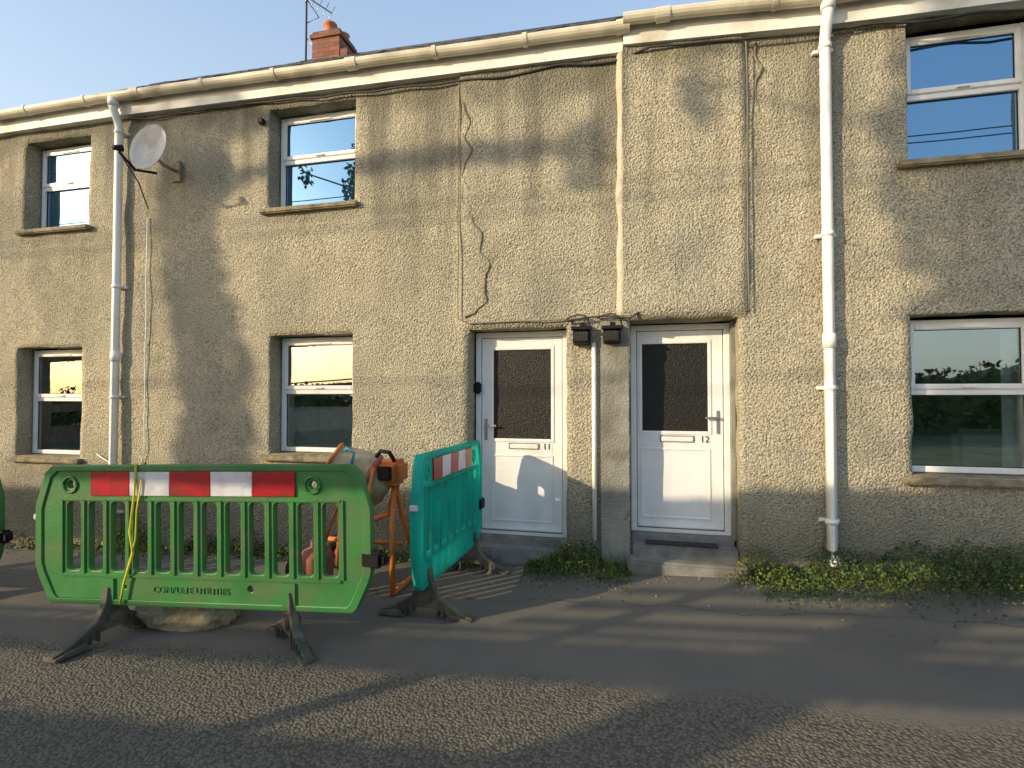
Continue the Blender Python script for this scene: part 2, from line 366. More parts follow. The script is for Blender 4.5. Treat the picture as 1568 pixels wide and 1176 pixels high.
def sill(x0,x1,z,y,parent,th=.06,out=.07):
    b=MB(); b.box(x0-.09,x1+.05,y-out,y+.001,z-th,z-.002,M_sill,.012); b.box(x0+.005,x1-.005,y+.003,y+.2,z-.03,z+.012,M_sill,.004)
    b.done('window_sill',parent)
for i,(a,b_,c,d,dep) in enumerate(wl[:4]):
    window(a+.02,b_-.02,c+.02,d-.02,WY+dep-.03,H10,style=1 if c<2 else 0); sill(a,b_,c,WY,H10)
for (a,b_,c,d,dep) in wm[:2]:
    window(a+.015,b_-.01,c+.02,d-.015,WY+dep-.03,H11,style=2 if c<2 else 0); sill(a,b_,c,WY,H11)
for (a,b_,c,d,dep) in wr[1:]:
    window(a+.01,b_-.02,c+.02,d-.03 if c<2 else d-.05,WR+dep-.03,H12,style=3 if c<2 else 0); sill(a,b_,c,WR,H12)

def door(x0,x1,z0,z1,y,gx0,gx1,gz0,gz1,hside,num,parent,nx):
    b=MB(); F=.055
    b.box(x0,x0+F,y,y+.08,z0,z1,M_upvc,.005); b.box(x1-F,x1,y,y+.08,z0,z1,M_upvc,.005)
    b.box(x0+F,x1-F,y+.001,y+.08,z1-F,z1,M_upvc,.005); b.box(x0+F,x1-F,y+.001,y+.08,z0,z0+.035,M_upvc,.004)
    l0,l1,k0,k1=x0+F+.006,x1-F-.006,z0+.042,z1-F-.006; yl=y+.016
    b.box(l0-.008,l1+.008,yl+.03,yl+.06,k0-.006,k1+.008,M_black)
    b.box(l0,gx0,yl,yl+.05,k0,k1,M_upvc,.004); b.box(gx1,l1,yl,yl+.05,k0,k1,M_upvc,.004)
    b.box(gx0,gx1,yl+.001,yl+.05,gz1,k1,M_upvc,.002); b.box(gx0,gx1,yl+.001,yl+.05,k0,gz0,M_upvc,.002)
    for q in ((gx0-.02,gx0+.012,gz0-.02,gz1+.02),(gx1-.012,gx1+.02,gz0-.02,gz1+.02)): b.box(q[0],q[1],yl-.009,yl+.01,q[2],q[3],M_upvc,.004)
    for q in ((gz0-.02,gz0+.012),(gz1-.012,gz1+.02)): b.box(gx0+.012,gx1-.012,yl-.008,yl+.01,q[0],q[1],M_upvc,.004)
    p0,p1,q0,q1=gx0-.01,gx1+.01,z0+.13,gz0-.15
    for q in ((p0,p0+.022,q0,q1),(p1-.022,p1,q0,q1)): b.box(q[0],q[1],yl-.008,yl+.01,q[2],q[3],M_upvc,.005)
    for q in ((q0,q0+.022),(q1-.022,q1)): b.box(p0+.022,p1-.022,yl-.007,yl+.01,q[0],q[1],M_upvc,.005)
    cx=(gx0+gx1)/2+.02; b.box(cx-.16,cx+.16,yl-.008,yl+.01,gz0-.095,gz0-.03,M_metal,.006); b.box(cx-.145,cx+.145,yl-.013,yl-.005,gz0-.085,gz0-.04,M_upvc,.006)
    b.box(l0+.01,l1-.01,yl-.03,yl+.002,k0+.008,k0+.03,M_upvc,.006)
    hx=(l0+.045) if hside<0 else (l1-.045); hz=gz0+.14
    b.box(hx-.015,hx+.015,yl-.01,yl+.002,hz-.15,hz+.07,M_metal,.005)
    b.box(min(hx,hx-hside*.12),max(hx,hx-hside*.12),yl-.05,yl-.032,hz-.008,hz+.012,M_metal,.005); b.box(hx-.01,hx+.01,yl-.045,yl-.005,hz-.008,hz+.01,M_metal,.003)
    b.done('door',parent)
    g=MB(); g.box(gx0-.003,gx1+.003,yl+.012,yl+.02,gz0-.003,gz1+.003,M_obsc); g.done('door_glass',parent)
    text(num,.085,(nx,yl-.003,gz0-.09),(math.pi/2,0,0),M_numb,parent,name='house_number')
door(-1.54,-.585,.19,2.25,5.09,-1.365,-.745,1.15,2.08,-1,'11',H11,-.80)
door(.022,.925,.30,2.28,5.10,.118,.742,1.25,2.11,1,'12',H12,.70)
door(-10.18,-9.22,-.1,2.18,5.08,-9.98,-9.4,1.1,2.0,-1,'10',H10,-9.45)
b=MB(); b.box(.92,.96,5.0,5.18,.2,2.29,M_pier,.01); b.box(-1.56,-.57,5.0,5.2,-.2,.188,M_step,.012); b.box(.01,.96,5.0,5.2,-.2,.298,M_step,.012)
b.box(-1.54,-.60,4.84,5.02,-.2,.12,M_step,.015); b.done('threshold',H11)
b=MB(); b.box(-.02,1.0,4.70,4.93,-.2,.135,M_step,.02); b.box(.02,.95,4.88,5.05,-.2,.235,M_step,.015); b.done('door_step',H12)
b=MB(); b.box(.15,.78,4.885,5.045,.236,.25,M_mat,.004); b.done('doormat')
b=MB(); b.box(-1.545,-1.475,5.03,5.088,1.62,1.74,M_black,.015); b.done('key_safe')

b=MB(); z=2.33; pts=[];rs=[]
while z<4.83:
    pts.append((-.045+.03*noise.noise(Vector((0,0,z*2.2))),4.875,z)); rs.append(.050+.02*noise.noise(Vector((3,0,z*3)))); z+=.05
b.tube(pts,rs,M_cream,12); b.done('render_bead',H12)
b=MB(); b.box(-.255,.012,4.855,4.93,-.1,2.3,M_pier,.008); b.done('door_pier',H12)
def shadow_line(pts,y,r,parent):  # thin dark tubes painted in place of wavy shadow lines on the render
    b=MB(); out=[]
    for p,q in zip(pts,pts[1:]):
        for i in range(8):
            t=i/8; x=p[0]+(q[0]-p[0])*(t*t*(3-2*t)); z=p[1]+(q[1]-p[1])*t
            out.append((x+.022*noise.noise(Vector((0,1,z*9)))+.008*noise.noise(Vector((0,1,z*30))),y+.004,z))
    b.tube(out,[max(.002,r*(1+1.1*noise.noise(Vector((9,0,p[2]*5))))) for p in out],M_shadow_line,6); b.done('wall_shadow_line',parent)
shadow_line([(-1.64,4.78),(-1.62,4.5),(-1.54,4.38),(-1.60,4.2),(-1.53,4.08),(-1.61,3.9),(-1.62,3.6),(-1.53,3.38),(-1.42,3.2),(-1.44,3.05),(-1.34,2.9),(-1.40,2.72),(-1.37,2.55),(-1.48,2.44),(-1.60,2.38)],4.885,.013,H11)
shadow_line([(1.10,4.75),(1.15,4.5),(1.11,4.3),(1.14,4.1),(1.09,3.9),(1.11,3.6)],4.853,.010,H12)

# eaves
def eaves(P,parent,y):
    b=MB()
    for (xa,za),(xb,zb) in zip(P,P[1:]):
        tb=bmesh.new(); vs=[]
        for (x,z) in ((xa,za),(xb,zb)):
            vs.append([tb.verts.new((x,yy,z+dz)) for yy,dz in ((y-.075,-.165),(y-.075,.05),(y+.03,.05),(y+.03,-.165))])
        for k in range(4): tb.faces.new((vs[0][k],vs[0][(k+1)%4],vs[1][(k+1)%4],vs[1][k]))
        tb.faces.new(vs[0]); tb.faces.new(vs[1]); bmesh.ops.recalc_face_normals(tb,faces=tb.faces[:]); b.add(tb,M_fascia)
    b.done('fascia_board',parent)
    b=MB(); n=0; pts=[]
    for (xa,za),(xb,zb) in zip(P,P[1:]):
        k=max(2,int((xb-xa)/.25))
        for i in range(k+1): pts.append((xa+(xb-xa)*i/k,y-.15,za+(zb-za)*i/k+.018*noise.noise(Vector((xa+i*.25,1,0)))))
    tb=bmesh.new(); rings=[]
    for p in pts:
        ring=[]
        for k in range(9): a=math.pi+math.pi*k/8; ring.append((p[1]+.060*math.cos(a),p[2]+.064*math.sin(a)+.03))
        ring+=[(p[1]+.053,p[2]+.045),(p[1]-.053,p[2]+.045)]
        rings.append([tb.verts.new((p[0],q[0],q[1])) for q in ring])
    for i in range(len(rings)-1):
        for k in range(len(rings[0])): kk=(k+1)%len(rings[0]); tb.faces.new((rings[i][k],rings[i][kk],rings[i+1][kk],rings[i+1][k]))
    tb.faces.new(rings[0]); tb.faces.new(rings[-1])
    bmesh.ops.recalc_face_normals(tb,faces=tb.faces[:]); b.add(tb,M_gutter)
    x=P[0][0]+.35
    while x<P[-1][0]:
        z=[za+(zb-za)*(x-xa)/(xb-xa) for (xa,za),(xb,zb) in zip(P,P[1:]) if xa<=x<=xb][0]
        wd=.022 if n%3 else .06
        arc=[(y-.15+.067*math.cos(math.pi+math.pi*k/10),z+.03+.073*math.sin(math.pi+math.pi*k/10)) for k in range(11)]
        arc=arc+[(y-.15+.058,z+.055),(y-.15-.058,z+.055)]
        b.prism(arc,x-wd,x+wd,M_gutter); x+=.92; n+=1
    b.done('gutter',parent)
eaves([(-14,5.10),(-5.9,5.10)],H10,WY)
eaves([(-5.9,5.10),(-.03,4.985)],H11,WY)
eaves([(-.03,5.02),(1.65,4.93),(8,4.60+.2)],H12,WR)

# roofs
def roof(x0,x1,z0,z1,parent):
    b=MB(); y0=4.74; y1=8.3; s=.742
    prof=lambda z: [(y0,z+.055),(y0,z+.075),(y1,z+.075+s*(y1-y0)),(y1+3.6,z+.055),(y1+3.6,z)]
    tb=bmesh.new(); A=[tb.verts.new((x0,*p)) for p in prof(z0)]; B=[tb.verts.new((x1,*p)) for p in prof(z1)]
    for i in range(4): tb.faces.new((A[i],A[i+1],B[i+1],B[i]))
    tb.faces.new(A); tb.faces.new(B[::-1]); bmesh.ops.recalc_face_normals(tb,faces=tb.faces[:]); b.add(tb,M_slate)
    for r in range(14):
        x=x0+(r%2)*.12
        while x<x1-.25:
            z=z0+(z1-z0)*(x-x0)/(x1-x0); yy=y0-.03+r*.25; zz=z+.078+s*(yy-y0)+R(0,.02)
            tb=bmesh.new(); h=.25
            q=[(x+.004,yy,zz+.012),(x+.24,yy,zz+.012+R(-.004,.004)),(x+.24,yy+h,zz+s*h),(x+.004,yy+h,zz+s*h)]
            vs=[tb.verts.new(p) for p in q]; vb=[tb.verts.new((p[0],p[1],p[2]-.01)) for p in q]
            tb.faces.new(vs); tb.faces.new(vb[::-1])
            for i in range(4): tb.faces.new((vs[i],vb[i],vb[(i+1)%4],vs[(i+1)%4]))
            b.add(tb,M_slate); x+=.245
    b.tube([(x0,y1,z0+.06+s*(y1-y0)),(x1,y1,z1+.06+s*(y1-y0))],.05,M_slate,8)
    b.done('roof',parent)
roof(-14,-5.9,5.06,5.06,H10); roof(-5.9,-.05,5.08,4.95,H11); roof(-.05,8,4.97,4.75,H12)
for h,x0,x1,zt in ((H10,-14,-5.91,5.0),(H11,-5.89,-.06,4.9),(H12,-.02,8,4.72)):
    b=MB(); b.box(x0,x1,5.45,11.7,-.8,zt,M_dark); b.done('rear_body',h)

# chimney and aerial
CH=empty('chimney',(-5.2,8.3,7.3)); b=MB()
b.box(-5.5,-4.95,8.02,8.55,6.8,7.98,M_brick,.006)
b.box(-5.53,-4.92,7.99,8.58,7.98,8.06,M_brick,.006); b.box(-5.5,-4.95,8.02,8.55,8.06,8.12,M_brick,.01)
b.prism([(8.03,7.0),(8.03,7.75),(8.5,7.6),(8.9,7.5),(8.9,7.0)],-4.95,-4.80,M_brick,bev=.01)
b.done('stack',CH)
b=MB(); T=Matrix.Translation((-5.28,8.25,8.12)); b.lathe([(.0,.0),(.15,0),(.14,.03),(.105,.05),(.10,.20),(.125,.22),(.125,.26),(.10,.27),(.09,.1)],M_terra,T)
T=Matrix.Translation((-5.10,8.4,8.12)); b.lathe([(.0,.0),(.12,0),(.10,.05),(.09,.12),(.11,.14),(.08,.15)],M_terra,T); b.done('chimney_pot',CH)
b=MB(); b.tube([(-5.75,8.2,7.2),(-5.74,8.2,9.35)],.018,M_cable)
b.tube([(-6.1,8.0,9.15),(-5.35,8.4,8.72)],.012,M_metal,6)
for i in range(9):
    t=i/8; c=Vector((-6.1+.75*t,8.0+.4*t,9.15-.43*t)); L=.10+.06*t
    b.tube([c+Vector((-.3*L,-L*.2,-L*.9)),c+Vector((.3*L,L*.2,L*.9))],.006,M_metal,5)
b.tube([(-5.74,8.2,8.9),(-5.55,8.3,8.6),(-5.74,8.2,8.45)],.01,M_cable,5)
b.tube([(-5.76,8.2,8.2),(-5.5,8.28,7.9)],.012,M_metal,5)
b.done('tv_aerial')

# downpipes
def downpipe(x,y,zt,zb,parent):
    b=MB(); r=.043
    b.tube([(x,y-.15,zt),(x,y-.15,zt-.12),(x,y-.10,zt-.22),(x,y-.075,zt-.30),(x,y-.075,zt-1.9),(x,y-.078,zb+.12),(x+.0,y-.10,zb+.06),(x,y-.16,zb)],r,M_pipe,16)
    b.tube([(x,y-.15,zt+.02),(x,y-.15,zt-.09)],.056,M_pipe,16)
    for z in (zt-.36,(zt+zb)/2+.4,(zt+zb)/2-.9,zb+.35):
        b.tube([(x,y-.075,z-.02),(x,y-.075,z+.02)],.050,M_pipe,16); b.box(x-.08,x+.08,y-.03,y+.01,z-.015,z+.015,M_pipe,.005)
    b.tube([(x,y-.075,2.0),(x,y-.075,2.12)],.052,M_pipe,16)
    b.done('downpipe',parent)
downpipe(-5.89,WY,5.09,-.12,H10); downpipe(1.65,WR,4.93,.2,H12)
b=MB(); b.tube([(-.315,4.875,2.1),(-.313,4.875,.25)],.022,M_pipe,12); b.done('waste_pipe',H11)

# cables on the facade
def wig(pts,amp=.012,step=.12):
    out=[]
    for p,q in zip(pts,pts[1:]):
        p=Vector(p);q=Vector(q);n=max(1,int((q-p).length/step))
        for i in range(n): c=p.lerp(q,i/n); out.append(c+Vector((amp*noise.noise(c*2.3),0,amp*noise.noise(c*2.3+Vector((7,7,7))))))
    return out+[Vector(pts[-1])]
b=MB()
b.tube(wig([(-5.8,4.875,4.88),(-3.9,4.875,4.87),(-1.66,4.87,4.78),(-.1,4.86,4.77),(.2,4.79,4.80),(1.02,4.79,4.74),(2.1,4.82,4.73),(3.6,4.82,4.66)],.05),.011,M_cable,6)
b.tube(wig([(-1.66,4.87,4.79),(-1.665,4.87,2.36),(-1.55,4.87,2.31),(-.6,4.87,2.34),(-.5,4.87,2.3)],.015),.006,M_cableg,6)
b.tube(wig([(1.03,4.80,4.74),(1.035,4.81,2.34)],.012),.006,M_cableg,6)
b.tube(wig([(-5.52,4.885,3.7),(-5.5,4.885,.95),(-5.55,4.885,.80),(-5.9,4.885,.74),(-6.2,4.885,.9)],.02),.006,M_pipe,6)
for x in (-.44,-.15):
    b.tube([(x-.13,4.87,2.33),(x-.08,4.84,2.35),(x,4.81,2.36),(x+.07,4.80,2.33),(x+.10,4.80,2.24),(x+.06,4.81,2.16)],.009,M_cable,6)
b.tube(wig([(-.6,4.85,2.33),(-.2,4.81,2.35),(.02,4.79,2.32),(.10,4.80,2.36)],.03,.05),.009,M_cable,6)
b.done('facade_cables',H11)
for x in (-.425,-.145):
    b=MB(); b.prism([(4.77,2.09),(4.79,2.22),(4.905,2.235),(4.905,2.08)],x-.08,x+.08,M_black,bev=.008); b.box(x-.066,x+.066,4.755,4.775,2.105,2.195,M_obsc,.006)
    b.prism([(4.745,2.215),(4.80,2.25),(4.90,2.255),(4.90,2.235),(4.76,2.205)],x-.092,x+.092,M_black)
    b.box(x-.02,x+.02,4.84,4.9,2.255,2.29,M_black,.004); b.done('wall_light')
b=MB(); b.box(-4.0,-3.93,4.84,4.9,4.62,4.68,M_black,.01); b.done('junction_box',H11)

# satellite dish
D=empty('satellite_dish',(-5.08,4.53,4.30))
b=MB(); q=Vector((-.05,-.97,.12)).normalized().to_track_quat('Z','Y').to_matrix().to_4x4(); T=Matrix.Translation((-5.08,4.55,4.30))@q
b.lathe([(.0001,0),(.07,.003),(.14,.014),(.20,.034),(.255,.06),(.262,.056),(.20,.024),(.1,-.004),(.0001,-.01)],M_dish,T,36)
b.done('dish',D)
b=MB(); b.tube([(-5.08,4.60,4.06),(-5.08,4.35,3.99),(-5.08,4.17,4.10)],.014,M_black,8); b.tube([(-5.09,4.12,4.12),(-5.08,4.2,4.15)],[.024,.036],M_black,10)
b.tube([(-5.08,4.56,4.26),(-5.1,4.7,4.2),(-5.1,4.9,4.2)],.02,M_metal,8); b.box(-5.15,-5.05,4.87,4.9,4.08,4.32,M_sill,.004); b.tube([(-5.08,4.17,4.10),(-5.2,4.5,3.92),(-5.5,4.88,3.8)],.007,M_cable,5)
b.done('mount_arm',D)

# ---------------------------------------------------------------- barriers
def rrect(x0,x1,z0,z1,r,n=5):
    o=[]
    for cx,cz,a in ((x1-r,z1-r,0),(x0+r,z1-r,90),(x0+r,z0+r,180),(x1-r,z0+r,270)):
        for k in range(n+1): t=math.radians(a+90*k/n); o.append((cx+r*math.cos(t),cz+r*math.sin(t)))
    return o
def circ(x,z,r,n=16): return [(x+r*math.cos(2*math.pi*k/n),z+r*math.sin(2*math.pi*k/n)) for k in range(n)]
def plate(name,loops,ext,bev,m,parent,y=0):
    c=bpy.data.curves.new(name,'CURVE'); c.dimensions='2D'; c.fill_mode='BOTH'; c.extrude=ext; c.bevel_depth=bev; c.bevel_resolution=1
    for L in loops:
        s=c.splines.new('POLY'); s.points.add(len(L)-1); s.use_cyclic_u=True
        for p,q in zip(s.points,L): p.co=(q[0],q[1],0,1)
    t=bpy.data.objects.new(name,c); col.objects.link(t); bpy.context.view_layer.update()
    me=bpy.data.meshes.new_from_object(t.evaluated_get(bpy.context.evaluated_depsgraph_get())); bpy.data.objects.remove(t)
    me.materials.clear(); me.materials.append(m)
    o=bpy.data.objects.new(name,me); o.rotation_euler=(math.pi/2,0,0); o.location=(0,y,0); col.objects.link(o); attach(o,parent,True); return o
def barrier(loc,yaw,W,m,slots,foot_yaw=(0,0),tilt=-.02,txt=True,h0=.24,h1=1.2,fx=(.54,.54)):
    e=empty('plastic_safety_barrier',loc,(0,tilt,yaw)); w=W/2; H=h1-h0; k=W/2.5
    c=.13*k
    outer=[(-w+c,h1),(w-c,h1),(w-.075*k,h1-.05),(w-.01*k,h1-.25),(w,h1-.29),(w,h0+.27),(w-.02*k,h0+.2),(w-.10*k,h0+.03),(w-c,h0),(-w+c,h0),(-w+.10*k,h0+.03),(-w+.02*k,h0+.2),(-w,h0+.27),(-w,h1-.29),(-w+.01*k,h1-.25),(-w+.075*k,h1-.05)]
    a0,a1=-w+.21*k,w-.19*k; sp=(a1-a0)/slots
    sl=[rrect(a0+i*sp+sp*.16,a0+(i+1)*sp-sp*.16,h0+.22,h1-.245,sp*.2) for i in range(slots)]
    hol=[circ(-w+.27*k,h1-.13,.035*k),circ(w-.40*k,h1-.13,.035*k),circ(w-.85*k,h0+.13,.028*k),circ(-w+.7*k,h0+.12,.02*k)]
    plate('panel',[outer]+sl+hol,.016,.007,m,e)
    ins=[(x*(1-.035),h0+.03+(z-h0)*(H-.06)/H) for x,z in outer]
    plate('rim',[outer,ins],.030,.004,m,e)
    b=MB()
    for i in range(slots+1): x=a0+i*sp; b.box(x-sp*.09,x+sp*.09,-.034,.034,h0+.2,h1-.22,m,.01)
    b.box(-w+.2*k,w-.2*k,-.034,.034,h1-.245,h1-.225,m,.006); b.box(-w+.2*k,w-.2*k,-.034,.034,h0+.185,h0+.21,m,.006)
    for hx in (-w+.27*k,w-.40*k): 
        for sy in (-.028,.02): b.tube([(hx+.055*k*math.cos(t*math.pi/8),sy,h1-.13+.055*math.sin(t*math.pi/8)) for t in range(17)],.008,m,6)
    for fxx in (-w*fx[0],w*fx[1]): b.box(fxx-.06*k,fxx+.06*k,-.036,.036,h0+.015,h0+.19,m,.012)
    b.done('ribs',e,True)
    b=MB(); s0,s1=-w+.44*k,w-.52*k; d=(s1-s0)/5
    for i in range(5):
        for yy in ((-.036,-.0225),(.0225,.036)): b.box(s0+i*d+.001,s0+(i+1)*d-.001,yy[0],yy[1],h1-.205,h1-.04,M_red if i%2==0 else M_white,.002)
    b.done('reflective_strip',e,True)
    for j,x in enumerate((-w*fx[0],w*fx[1])):
        b=MB(); T=Matrix.Translation((x,0,0))@Matrix.Rotation(foot_yaw[j],4,'Z')
        pr=[(-.40,0),(-.41,.03),(-.30,.06),(-.12,.15),(-.06,.26),(-.045,.36),(.045,.36),(.06,.26),(.12,.15),(.30,.06),(.41,.03),(.40,0),(.26,.0),(.08,.075),(-.08,.075),(-.26,0)]
        b.prism([(p[0]*.9,p[1]) for p in pr],-.028,.028,M_foot,T,.004)
        b.prism([(-.37,0),(-.37,.022),(-.20,.05),(-.15,0)],-.055,.055,M_foot,T,.004); b.prism([(.37,0),(.37,.022),(.20,.05),(.15,0)],-.055,.055,M_foot,T,.004)
        for kx in range(5):
            for sg in (-1,1): b.box(-.04,.04,sg*(.1+kx*.05)-.006,sg*(.1+kx*.05)+.006,.02,.13-kx*.022,M_foot,.002,T)
        b.box(-.05,.05,-.05,.05,.12,.2,M_foot,.01,T)
        b.done('foot',e,True)
    b=MB(); b.box(w-.06,w+.07,-.045,.045,h0+.29,h0+.40,M_black,.015); b.box(w+.02,w+.1,-.03,.03,h0+.31,h0+.38,M_black,.01); b.box(-w-.03,-w+.02,-.03,.03,h0+.58,h0+.62,M_white,.006)
    b.done('connector',e,True)
    if txt: text('COMPLETE UTILITIES',.062,(-.04,-.0235,h0+.09),(math.pi/2,0,0),m,e,True,.006,'embossed_lettering')
    return e
B1=barrier((-2.88,2.99,gz(-2.88)),math.radians(5.4),2.5,M_green,12,(math.radians(-12),math.radians(48)),fx=(.54,.54))
B2=barrier((-1.45,4.10,gz(-1.45)),math.radians(88),1.42,M_teal,8,(0,0),0,False,fx=(.72,.72))
B3=barrier((-6.40,3.2,gz(-6.40)),math.radians(3),2.55,M_green,12,(math.radians(5),math.radians(70)),-.03)
b=MB(); b.tube([(-.44,.04,1.0),(-.44,.035,1.22),(-.445,-.04,1.215),(-.45,-.05,1.0),(-.48,-.055,.75),(-.46,-.05,.6),(-.53,-.05,.4),(-.56,-.05,.25)],.008,M_yel,6)
b.tube([(-.44,.035,1.22),(-.40,-.045,1.1),(-.43,-.05,.9),(-.44,-.05,.7),(-.5,-.05,.5),(-.54,-.05,.35)],.006,M_yel,6)
b.done('strap',B1,True)

# sandbag
bm=bmesh.new(); bmesh.ops.create_icosphere(bm,subdivisions=5,radius=1)
for v in bm.verts:
    p=v.co.copy(); s=1+.20*noise.noise(p*1.6)+.10*noise.noise(p*4)+.04*noise.noise(p*11)
    z=max(p.z,-.4)*.17*s+.065; v.co=Vector((math.copysign(abs(p.x)**.75,p.x)*.38*s,math.copysign(abs(p.y)**.8,p.y)*.20*s,max(0,z)))
for f in bm.faces: f.smooth=True
me=bpy.data.meshes.new('sandbag'); bm.to_mesh(me); bm.free(); me.materials.append(M_bag)
o=bpy.data.objects.new('sandbag',me); o.location=(-3.22,3.28,gz(-3.22)); o.rotation_euler=(0,0,.15); col.objects.link(o)

# cement mixer
g0=gz(-2.2); CM=empty('cement_mixer',(-2.25,4.2,g0))
b=MB(); ax=Vector((-.75,-.35,.55)).normalized().to_track_quat('Z','Y').to_matrix().to_4x4(); T=Matrix.Translation((-2.32,4.2,.88))@ax
b.lathe([(.001,-.26),(.14,-.25),(.20,-.18),(.22,-.08),(.22,.03),(.18,.17),(.13,.30),(.135,.32),(.12,.31),(.16,.15),(.18,0),(.10,-.2),(.001,-.2)],M_beige,T,32)
b.lathe([(.222,-.06),(.24,-.05),(.24,-.01),(.222,0)],M_rust,T,32); b.lathe([(.131,.295),(.148,.305),(.148,.325),(.131,.33)],M_orange,T,32); b.done('drum',CM)
b=MB()
b.tube([(-2.60,4.2,.66),(-2.55,4.22,.52),(-2.32,4.22,.46),(-2.08,4.22,.55),(-2.0,4.2,.80),(-1.99,4.2,.98)],.028,M_orange)
for sy in (-1,1): b.tube([(-2.02,4.2,.86),(-1.98,4.2+sy*.12,.45),(-1.90,4.2+sy*.27,g0+.02)],.024,M_orange); b.tube([(-2.56,4.2,.62),(-2.62,4.2+sy*.12,.35),(-2.72,4.2+sy*.25,g0+.04)],.024,M_orange)
b.tube([(-2.14,4.05,.98),(-2.18,3.98,.6),(-2.26,3.92,g0+.02)],.022,M_orange); b.tube([(-1.90,3.93,g0+.03),(-1.90,4.47,g0+.03)],.024,M_orange)
b.tube([(-2.66,4.2,.3),(-1.95,4.2,.3)],.02,M_orange)
b.box(-2.14,-1.93,4.08,4.32,.82,1.04,M_orange,.04); b.box(-2.11,-1.99,4.05,4.09,.87,.99,M_black,.01)
b.tube([(-2.1,4.02,1.08),(-2.05,4.0,1.13),(-1.97,4.0,1.12),(-1.93,4.02,1.04)],.018,M_black)
b.done('stand',CM)
b=MB(); 
for sy in (-.28,.28):
    T=Matrix.Translation((-2.72,4.2+sy,g0+.16))@Matrix.Rotation(math.pi/2,4,'X'); b.lathe([(.05,-.04),(.11,-.035),(.155,-.04),(.165,0),(.155,.04),(.11,.035),(.05,.04),(.05,-.04)],M_black,T); b.lathe([(.001,-.03),(.11,-.03),(.11,.03),(.001,.03)],M_rust,T)
b.done('wheel',CM)
b=MB(); b.tube([(-2.45,4.1,1.04),(-2.42,4.05,1.12),(-2.36,4.0,1.15),(-2.3,4.0,1.1),(-2.33,4.0,1.0)],.012,M_cyan,8); b.done('hose',CM)
b=MB(); T=Matrix.Translation((-2.62,3.95,gz(-2.6))); b.lathe([(.001,0),(.13,0),(.14,.02),(.14,.3),(.11,.36),(.05,.38),(.05,.44),(.001,.44)],M_rust,T); b.done('gas_cylinder')

# ---------------------------------------------------------------- weeds
b=MB()
def clump(x0,x1,n,h,out,m,sz=(.02,.045),wy=WY):
    for i in range(n):
        x=R(x0,x1); e=1-abs(2*(x-x0)/(x1-x0)-1)**3
        hh=h*e*(.6+.8*noise.noise(Vector((x*3.3,0,0)))); y=wy-out*abs(random.gauss(0,.5))-.01
        z=gz(x)+max(.01,R(0,1)**.8*max(.05,hh)*(1-.6*(wy-y)/max(out,.01)/1.3)); b.leaf((x,y,z),R(*sz),m)
def blades(x0,x1,n,h,y0,y1,m):
    for i in range(n):
        x=R(x0,x1); y=R(y0,y1); z=gz(x); hh=h*R(.3,1); d=Vector((R(-.4,.4),R(-.4,.2),1)).normalized(); p=Vector((x,y,z)); w=Vector((.0018,.001,0))
        q=p+d*hh*.6; r=q+(d+Vector((R(-.3,.3),R(-.3,.1),-.1))).normalized()*hh*.4
        v=[b.bm.verts.new(c) for c in (p-w,p+w,q+w,q-w,r)]; 
        for f in (b.bm.faces.new(v[:4]),b.bm.faces.new((v[3],v[2],v[4]))): f.material_index=b.mi(m)
clump(-6.1,-5.3,700,.42,.25,M_leafY); blades(-6.0,-5.3,120,.4,4.6,4.88,M_leafY)
clump(-5.3,-3.6,900,.26,.25,M_leafY); clump(-5.0,-3.4,500,.35,.2,M_leafD); clump(-3.6,-1.7,600,.2,.2,M_leafY)
clump(-1.75,-1.25,450,.32,.3,M_leafD); clump(-1.9,-1.4,250,.33,.2,M_leafY)
clump(-.95,.02,2000,.36,.42,M_leafD,(.015,.034),wy=4.86); clump(-.9,-.3,800,.46,.3,M_leafY,(.012,.03),wy=4.86); blades(-.8,0,150,.30,4.5,4.84,M_leafY)
clump(.80,1.5,1000,.32,.38,M_leafY,(.015,.032),wy=4.84); clump(1.0,4.8,12000,.50,.58,M_leafD,(.014,.034),4.84); clump(1.3,4.6,1300,.46,.5,M_leafY,(.012,.028),4.84); blades(1.0,4.2,350,.34,4.4,4.82,M_leafY)
clump(-12,-6.2,1500,.2,.25,M_leafY)
b.done('weeds')
b=MB()
for i in range(700):
    x=R(-7,3.6); y=4.88-abs(random.gauss(0,.4)); s=R(.003,.011)
    tb=bmesh.new(); bmesh.ops.create_icosphere(tb,subdivisions=1,radius=s); b.add(tb,M_step if i%3 else M_sill,False,Matrix.Translation((x,y,gz(x)+s*.3)))
b.done('gravel')

# ---------------------------------------------------------------- far side of the road (behind the viewpoint)
EL,AZ=math.radians(17),math.radians(50)
DX=math.tan(AZ); DZ=math.tan(EL)/math.cos(AZ)
def cast(xw,zw,d=9.): return Vector((xw-DX*d,4.91-d,zw+DZ*d))
def foliage(b,blobs,m,dens=150,sz=(.11,.2)):
    for (x,z,rx,rz,dn) in blobs:
        for i in range(int(dens*dn*rx*rz*3.14)+20):
            a=R(0,6.283); r=math.sqrt(R(0,1)); r*=1+.2*noise.noise(Vector((math.cos(a)*1.5+x,math.sin(a)*1.5+z,0)))
            b.leaf(cast(x+rx*r*math.cos(a),z+rz*r*math.sin(a),9+R(-.4,.4)),R(*sz),m)
def tree(trunk,branches,blobs,m):
    b=MB(); p=[cast(*q) for q in trunk]; foot=p[0].copy(); foot.z=gz(foot.x)-.2
    b.tube([foot]+p,[.28]+[.25-.14*i/len(p) for i in range(len(p))],M_bark,8)
    for br,r in branches: b.tube([cast(*q) for q in br],[r*(1-.4*i/len(br)) for i in range(len(br))],M_bark,6)
    foliage(b,blobs,m); return b.done('ivy_clad_tree')
